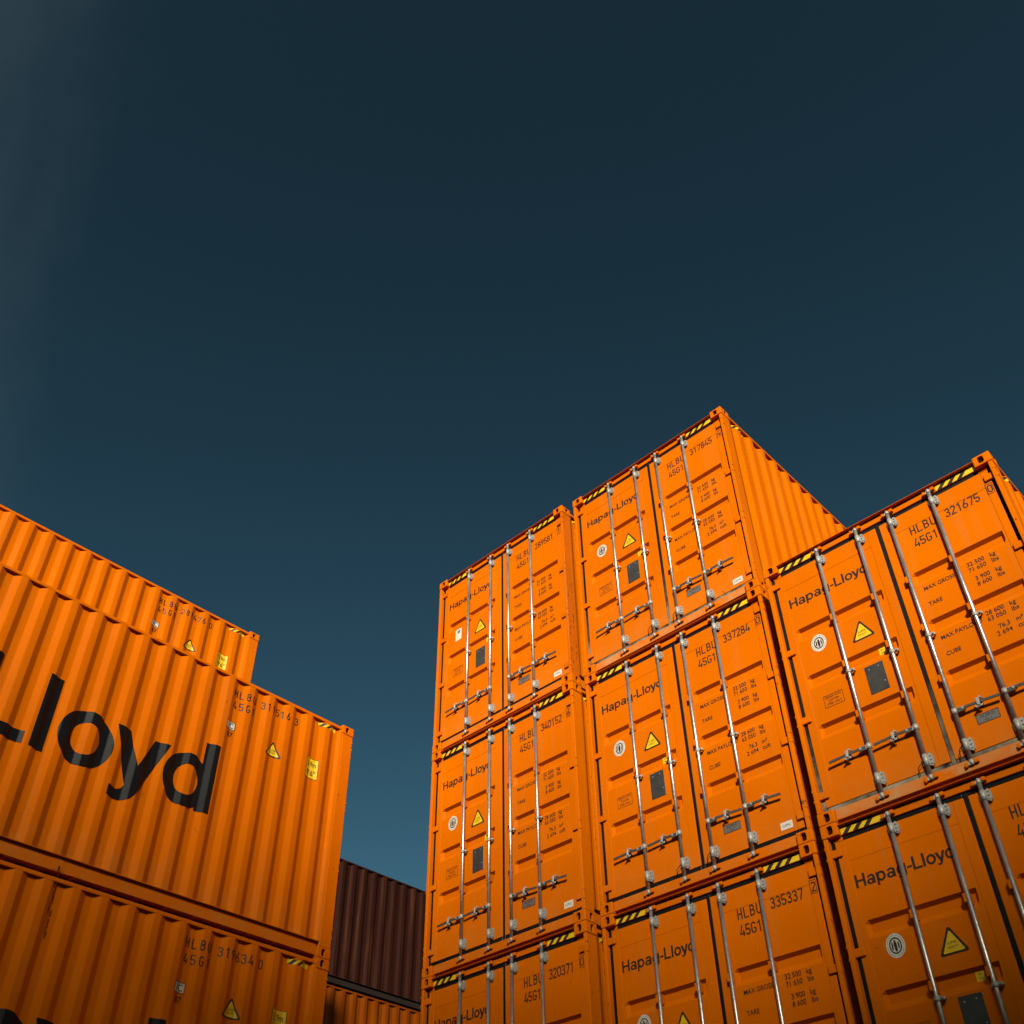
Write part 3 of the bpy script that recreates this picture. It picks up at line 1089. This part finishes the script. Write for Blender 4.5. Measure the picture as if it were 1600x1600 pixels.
# ------------------------------------------------------------------ the container prototype
def part_meshes(m, m_worn, m_rail, side_height=None):
    d = {}
    d['castings'] = [(casting_mesh('corner_casting', sx, sy, m_worn), zz) for sx in (-1, 1) for sy in (-1, 1) for zz in (0.0, H - 0.118)]
    d['posts'] = [post_mesh(s, m_worn, r) for s in (-1, 1) for r in (False, True)]
    # header: top lip, recessed face
    mb = MB()
    mb.box(-HW + 0.163, HW - 0.163, 0.002, 0.160, 2.859, 2.864, m, bevel=0.001)
    mb.box(-HW + 0.163, HW - 0.163, 0.044, 0.140, 2.784, 2.846, m, bevel=0.003)
    mb.box(-HW + 0.163, HW - 0.163, 0.141, 0.160, 2.784, 2.8587, m)
    mb.box(-HW + 0.076, -HW + 0.163, 0.058, 0.16, 2.746, 2.777, m)
    mb.box(HW - 0.163, HW - 0.076, 0.058, 0.16, 2.746, 2.777, m)
    d['header'] = mb.mesh('door_header')
    mb = MB()
    mb.box(-HW + 0.163, HW - 0.163, 0.034, 0.16, 0.022, 0.120, m, bevel=0.003)
    mb.box(-HW + 0.163, HW - 0.163, 0.060, 0.15, 0.012, 0.0215, m)
    mb.box(-HW + 0.076, -HW + 0.163, 0.060, 0.16, 0.119, 0.131, m)
    mb.box(HW - 0.163, HW - 0.076, 0.060, 0.16, 0.119, 0.131, m)
    d['sill'] = mb.mesh('door_sill')
    d['sill_dusty'] = d['sill'].copy()
    d['sill_dusty'].materials[0] = M_orange_dusty
    # roof and floor
    mb = MB()
    mb.box(-HW + 0.064, HW - 0.064, 0.161, LEN - 0.161, 2.840, 2.846, m)
    for i in range(40):
        y = 0.4 + i * 0.287
        mb.prism([(y, 2.8465), (y + 0.05, 2.860), (y + 0.13, 2.860), (y + 0.18, 2.8465)], 'x', -HW + 0.12, HW - 0.12, m)
    d['roof'] = mb.mesh('roof')
    mb = MB()
    mb.box(-HW + 0.05, HW - 0.05, 0.162, LEN - 0.17, 0.120, 0.160, m)
    for i in range(36):
        y = 0.35 + i * 0.325
        mb.box(-HW + 0.05, HW - 0.05, y, y + 0.045, 0.020, 0.119, m)
    d['floor'] = mb.mesh('floor')
    mb = MB()
    pts = []
    x = -HW + 0.05
    while x < HW - 0.08:
        pts += [(x, 0.0), (x + 0.10, 0.0), (x + 0.145, 0.045), (x + 0.235, 0.045)]
        x += 0.28
    pts = [p for p in pts if p[0] < HW - 0.05] + [(HW - 0.05, 0.0)]
    k = mb.mi(m)
    prev = None
    for xx, dd in pts:
        a, b = mb.bm.verts.new((xx, LEN - 0.02 - dd, 0.13)), mb.bm.verts.new((xx, LEN - 0.02 - dd, 2.80))
        if prev:
            mb.bm.faces.new((prev[0], a, b, prev[1])).material_index = k
        prev = (a, b)
    mb.box(-HW + 0.163, HW - 0.163, LEN - 0.08, LEN - 0.008, 2.801, 2.88, m)
    mb.box(-HW + 0.163, HW - 0.163, LEN - 0.08, LEN - 0.008, 0.012, 0.129, m)
    d['front'] = mb.mesh('front_wall')
    d['sides'], d['trails'], d['brails'] = [], [], []
    for s in (-1, 1):
        d['sides'].append(corr_side_mesh('side_panel', s, m))
        mb = MB()
        a, b = sorted((s * (HW - 0.008), s * (HW - 0.068)))
        mb.box(a, b, 0.179, LEN - 0.179, 2.818, 2.858, m, bevel=0.006, seg=2)
        d['trails'].append(mb.mesh('top_rail'))
        mb = MB()
        a, b = sorted((s * (HW - 0.042), s * (HW - 0.060)))
        mb.box(a, b, 0.179, LEN - 0.179, 0.034, 0.164, m_rail)
        a, b = sorted((s * (HW - 0.007), s * (HW - 0.060)))
        mb.box(a, b, 0.179, LEN - 0.179, 0.1645, 0.1705, m_rail)
        a, b = sorted((s * (HW - 0.0400), s * (HW - 0.12)))
        mb.box(a, b, 0.179, LEN - 0.179, 0.028, 0.0335, m_rail)
        # welded joint plates along the rail
        for y in (3.1, 6.1, 9.1):
            a, b = sorted((s * (HW - 0.0385), s * (HW - 0.0418)))
            mb.box(a, b, y, y + 0.10, 0.04, 0.15, m_rail)
        d['brails'].append(mb.mesh('bottom_rail'))
    d['doors'] = [door_mesh(0.084, 1.2215, 0.168, 1.132, 0.182, 1.106, m), door_mesh(1.2645, 2.352, 1.392, 2.284, 1.408, 2.266, m)]
    return d


def door_gasket(which, m):
    """Rubber seals round a leaf. Butted strips standing in the gaps."""
    mb = MB()
    X = lambda u: u - HW
    if which == 0:
        mb.box(X(0.047), X(0.0835), 0.064, 0.099, 0.123, 2.780, m)
        mb.box(X(0.085), X(1.2220), 0.0615, 0.100, 2.744, 2.783, m, bevel=0.008, seg=2)
        mb.box(X(0.085), X(1.2220), 0.0575, 0.100, 0.123, 0.170, m, bevel=0.008)
    else:
        mb.box(X(2.3525), X(2.391), 0.064, 0.099, 0.123, 2.780, m)
        mb.box(X(1.2640), X(2.351), 0.0615, 0.100, 2.744, 2.783, m, bevel=0.008, seg=2)
        mb.box(X(1.2640), X(2.351), 0.0575, 0.100, 0.123, 0.170, m, bevel=0.008)
        mb.box(X(1.2225), X(1.2635), 0.0615, 0.100, 0.123, 2.783, m, bevel=0.006)
    return mb.mesh('door_gasket')


PM = part_meshes(M_orange, M_orange_worn, M_orange)
PM_OLD = dict(PM)
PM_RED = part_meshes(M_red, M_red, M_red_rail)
PM_ORANGE_SHADED = part_meshes(M_orange_shaded, M_orange_shaded, M_orange_shaded)
HINGE_Z = (2.642, 1.815, 1.055, 0.285)
HINGES = {s: [hinge_mesh(s, z, M_orange) for z in HINGE_Z] for s in (-1, 1)}
HINGES_OLD = {s: [hinge_mesh(s, z, M_orange_old) for z in HINGE_Z] for s in (-1, 1)}
GASK = [door_gasket(i, M_rubber) for i in (0, 1)]
GASK_DUSTY = [door_gasket(i, M_rubber_dusty) for i in (0, 1)]
POST_OLD = post_mesh(1, M_orange_old)
HANDLE_DIR = (-1, -1, 1, 1)
BAR_PARTS = []
for i_, u_ in enumerate(BARS):
    zh = 0.553
    BAR_PARTS.append((bar_mesh(u_), [
        ('bar_bracket', bracket_mesh(u_, 2.630, 2.738)), ('bar_bracket', bracket_mesh(u_, 0.178, 0.302)),
        ('cam', cam_mesh(u_, 2.808, True)), ('cam', cam_mesh(u_, 0.082, False)),
        ('cam_keeper', keeper_mesh(u_, 2.808, True, M_orange_worn, 1)), ('cam_keeper', keeper_mesh(u_, 2.808, True, M_orange_worn, -1)),
        ('cam_keeper', keeper_mesh(u_, 0.075, False, M_orange_worn, 1)), ('cam_keeper', keeper_mesh(u_, 0.075, False, M_orange_worn, -1)),
        ('bar_clamp', clamp_mesh(u_, 1.335)),
        ('bar_guide', guide_mesh(u_, 1.975, M_orange)), ('bar_guide', guide_mesh(u_, 1.432, M_orange)), ('bar_guide', guide_mesh(u_, 0.890, M_orange)),
        ('handle', handle_mesh(u_, zh, HANDLE_DIR[i_])), ('handle_catch', catch_mesh(u_, zh, HANDLE_DIR[i_]))]))

HAZ_L = hazard_mesh(0.166, 0.560, 2.787, 2.843, on_door(0.0440), 1.15, 4)
HAZ_R = hazard_mesh(1.880, 2.270, 2.787, 2.843, on_door(0.0440), 1.15, 4)
HAZ_SIDE_L = lw_hazard()
HAZ_SIDE_R = hazard_mesh(0.255, 0.520, 2.748, 2.800, on_right_wall, 1.2, 3, wall_folds)
D_CODE = d_number('', '')
D_COMPANY, D_WEIGHTS, D_EMBLEM, D_CARD = d_company(), d_weights(), d_emblem(), d_white_card()
D_TRI = triangle_sheet(0.817, 1.622, 0.236, 0.214).mesh('warning_triangle', on_door(Y_PANEL))
D_BOX, D_PLATE, D_TYPE, D_MAKER, D_YELLOW = d_box(), d_plate(), d_type_plate(), d_maker(), d_yellow()
W_COMPANY_L = wall_company(on_left_wall, True)
W_COMPANY_R = wall_company(on_right_wall, False)
W_IC, W_TRI, W_HEIGHT = lw_ic(), lw_triangle(), lw_height()


def seal_mesh(u, k):
    """Loose seal wire hanging from the bar's lower bracket."""
    mb = MB()
    pts = []
    for i in range(9):
        t = i / 8
        pts.append((u - HW - 0.012 - 0.085 * t + 0.012 * math.sin(t * 7 + k), 0.040 - 0.02 * math.sin(t * 3), 0.300 - 0.17 * t - 0.012 * math.sin(t * 6)))
    for a, b in zip(pts[:-1], pts[1:]):
        mb.tube(a, b, 0.0035, M_rubber, 6)
    return mb.mesh('seal_wire')


SEALS = [seal_mesh(BARS[1], 0.4), seal_mesh(BARS[2], 1.7)]


def shell(root, P, z_scale=1.0):
    for me, zz in P['castings']:
        o = link('corner_casting', me, root)
        o.location.z = zz if z_scale == 1.0 or zz == 0 else zz - H * (1 - z_scale)
    for me in P['posts']:
        o = link('corner_post', me, root)
        o.scale.z = z_scale
    for key, nm in (('header', 'door_header'), ('sill', 'door_sill'), ('roof', 'roof'), ('floor', 'floor'), ('front', 'front_wall')):
        o = link(nm, P[key], root)
        o.scale.z = z_scale
    for key, nm in (('sides', 'side_panel'), ('trails', 'top_rail'), ('brails', 'bottom_rail')):
        for me in P[key]:
            o = link(nm, me, root)
            o.scale.z = z_scale
    out = []
    for me in P['doors']:
        o = link('door', me, root)
        o.scale.z = z_scale
        out.append(o)
    return out


def container(x, y, z, label, group, rot=0.0, kind='door', num='', chk='', wall_num=None, P=None, card=False, dusty=False, old=False, right_word=False, seals=False, scratch=False):
    root = bpy.data.objects.new('shipping_container', None)
    COL.objects.link(root)
    root.empty_display_size = 0.5
    root.location = (x, y, z)
    root.rotation_euler = (0, 0, rot)
    root['label'] = label
    root['category'] = 'container'
    root['group'] = group
    P = P or PM
    zs = 1.0
    if kind == 'low':
        zs = 2.591 / H
    doors = shell(root, P, zs)
    if kind == 'low':
        return root
    hs = HINGES_OLD if old else HINGES
    gk = GASK_DUSTY if dusty else GASK
    if kind in ('door', 'side'):
        for i, s in enumerate((-1, 1)):
            for me in hs[s]:
                link('hinge', me, doors[i])
            link('door_gasket', gk[i], doors[i])
    if dusty:
        for o in root.children:
            if o.name.startswith('door_sill'):
                o.data = P['sill_dusty']
                o['label'] = 'dust-smeared door sill'
    if old:
        for o in root.children:
            if o.name.startswith('corner_post') and o.data is P['posts'][2]:
                o.data = POST_OLD
                o['label'] = 'scuffed and rust-spotted corner post'
                link('paint_scuff', post_scuffs(), o)
    if kind == 'door':
        for bar, subs in BAR_PARTS:
            b = link('locking_bar', bar, root)
            for nm, me in subs:
                link(nm, me, b)
        if seals:
            for me in SEALS:
                link('seal_wire', me, doors[0 if me is SEALS[0] else 1])
        link('hazard_stripe', HAZ_L, root)
        link('hazard_stripe', HAZ_R, root)
        link('hazard_stripe', HAZ_SIDE_R, root)
        L, R = doors
        link('company_lettering', D_COMPANY, L)
        link('warning_triangle', D_TRI, L)
        if card:
            link('white_sticker', D_CARD, L)
        else:
            link('approval_emblem', D_EMBLEM, L)
        for nm, me in (('instruction_lettering', D_BOX), ('data_plate', D_PLATE), ('yellow_sticker', D_YELLOW)):
            link(nm, me, L)
        link('owner_code', D_CODE, R)
        if num:
            link('serial_number', d_serial(num), R)
        if chk:
            link('check_digit', d_check(chk), R)
        for me in D_WEIGHTS:
            link(me.name.split('.')[0], me, R)
        for nm, me in (('type_plate', D_TYPE), ('maker_label', D_MAKER)):
            link(nm, me, R)
    if wall_num:
        side = [o for o in root.children if o.name.startswith('side_panel')][0]
        link('company_lettering', W_COMPANY_L, side)
        link('number_lettering', lw_number(*wall_num), side)
        link('code_sticker', W_IC, side)
        link('warning_triangle', W_TRI, side)
        link('height_sticker', W_HEIGHT, side)
        link('hazard_stripe', HAZ_SIDE_L, root)
    if scratch:
        side = [o for o in root.children if o.name.startswith('side_panel')][0]
        link('rusty_scratch', lw_scratch(), side)
    if right_word:
        side = [o for o in root.children if o.name.startswith('side_panel')][1]
        link('company_lettering', W_COMPANY_R, side)
    return root


# ------------------------------------------------------------------ ground
mb = MB()
mb.face([(-600, -600, 0), (600, -600, 0), (600, 600, 0), (-600, 600, 0)], M_asphalt)
g = link('ground', mb.mesh('ground'))
g['kind'] = 'structure'

# ------------------------------------------------------------------ the stacks (tiers counted from the ground)
G = 'orange shipping containers stacked in blocks'
Z = lambda t: (t - 1) * TIER
XA, YA, XB, YB, XC, YC = -2.5792 + HW, -0.0585, HW, 0.0, 2.5933 + HW, -0.1756
XL, YL, XM, YM = -2.8343 - HW, -1.1551, -5.5444 - HW, -1.1756
# narrow stack at the left of the door fronts
container(XA, YA, Z(4), 'orange container with scuffed post and white square sticker, top of the left door-end stack', G, num='289581', chk='1', card=True, old=True)
container(XA, YA, Z(3), 'orange container with door number 340152, second from top of the left door-end stack', G, num='340152', chk='6')
container(XA, YA, Z(2), 'orange container with door number 320371, third from top of the left door-end stack', G, num='320371', chk='0')
# tall middle stack
container(XB, YB, Z(4), 'orange container with door number 317845, highest of all, side wall against the sky', G, num='317845', chk='4', dusty=True, right_word=True, seals=True)
container(XB, YB, Z(3), 'orange container with door number 337284, second from top of the middle door-end stack', G, num='337284', chk='0', seals=True)
container(XB, YB, Z(2), 'orange container with door number 335337, third from top of the middle door-end stack', G, num='335337', chk='2')
# right stack
container(XC, YC, Z(3), 'orange container with door number 321675 and dusty door seals, top of the right stack', G, num='321675', chk='0', dusty=True, seals=True)
container(XC, YC, Z(2), 'shaded orange container below the dusty-sealed one, right stack at the picture edge', G)
# long block on the left, side walls towards the lane
container(XL, YL, Z(3), 'orange container with huge black wordmark on its corrugated side, number 311516', G, rot=math.pi, kind='side', wall_num=('311516', '3'))
container(XL, YL, Z(2), 'orange container with side number 319634, lowest visible in the left block', G, rot=math.pi, kind='side', wall_num=('319634', '0'), scratch=True)
container(XM, YM, Z(4), 'orange container with side number 281476, rising behind the front row of the left block', G, rot=math.pi, kind='side', wall_num=('281476', '0'))
# stack in the gap beyond
XR, YR = -10.35 - HW, 1.05
container(XR, YR, Z(4), 'dark red corrugated container painted darker for shade, seen in the gap between the orange stacks', 'containers in the gap', kind='low', P=PM_RED)
container(XR, YR, Z(3), 'orange corrugated container, paint darkened for shade, under the dark red one in the gap', 'containers in the gap', kind='plain', P=PM_ORANGE_SHADED)

# tiers below the picture that carry the visible ones
S = 'lower tiers that carry the stacks'
for x_, y_, t_, lab in ((XA, YA, 1, 'lowest orange container of the left door-end stack, standing on the asphalt'),
                        (XB, YB, 1, 'lowest orange container of the middle door-end stack, standing on the asphalt'),
                        (XC, YC, 1, 'lowest orange container of the right stack, standing on the asphalt')):
    container(x_, y_, Z(t_), lab, S, kind='plain')
container(XL, YL, Z(1), 'lowest orange container in the front row of the left block', S, rot=math.pi, kind='plain')
for t_, w_ in ((3, 'third'), (2, 'second'), (1, 'first')):
    container(XM, YM, Z(t_), w_ + ' orange container from the ground in the rear row of the left block', S, rot=math.pi, kind='plain')
for t_, w_ in ((2, 'second'), (1, 'first')):
    container(XR, YR, Z(t_), w_ + ' orange container from the ground in the stack beyond the gap', S, kind='plain')

# unseen block added behind the viewpoint, top edge shaped to shade lower tiers
WD, WH = 60.0, 30.25
shade_block = bpy.data.objects.new('added_shade_block', None)
COL.objects.link(shade_block)
hz = Vector((math.sin(SUN_AZ), math.cos(SUN_AZ), 0))
shade_block.location = hz * WD
shade_block.rotation_euler = (0, 0, math.atan2(-hz.x, hz.y))
shade_block['label'] = 'tall grey unseen block behind the viewpoint, added to shade the container stacks'
shade_block['category'] = 'added_shade_block'
mb = MB()
mb.box(-90, 90, 0, 40, 0, 1.2, M_conc)
mb.box(-90, 90, 0.05, 39.95, 1.204, WH - 0.6, M_clad)
for i in range(60):
    mb.box(-89.5 + i * 3, -89.3 + i * 3, -0.06, 0.045, 1.21, WH - 0.61, M_clad)
link('wall', mb.mesh('wall'), shade_block)
mb = MB()
mb.box(-90.3, 90.3, -0.3, 40.3, WH - 0.596, WH, M_conc)
link('roof', mb.mesh('roof'), shade_block)
mb = MB()
mb.box(0.0, 5.0, 0.1, 9.0, WH + 0.002, WH + 2.05, M_clad)  # added roof step, shaped to deepen shade on the left door-end stack
mb.box(-0.1, 5.1, 0.0, 9.1, WH + 2.052, WH + 2.2, M_conc)
mb.box(5.12, 24.0, 0.3, 9.0, WH + 0.002, WH + 0.30, M_conc)
link('added_shade_step', mb.mesh('added_shade_step'), shade_block)
for i in range(9):
    mb = MB()
    x_ = -80 + i * 20
    mb.box(x_ - 2.2, x_ + 2.2, -0.12, 0.045, 1.21, 6.2, M_grey)
    for k in range(9):
        mb.box(x_ - 2.1, x_ + 2.1, -0.16, -0.124, 1.4 + k * 0.53, 1.46 + k * 0.53, M_grey)
    link('added_block_door', mb.mesh('added_block_door'), shade_block)
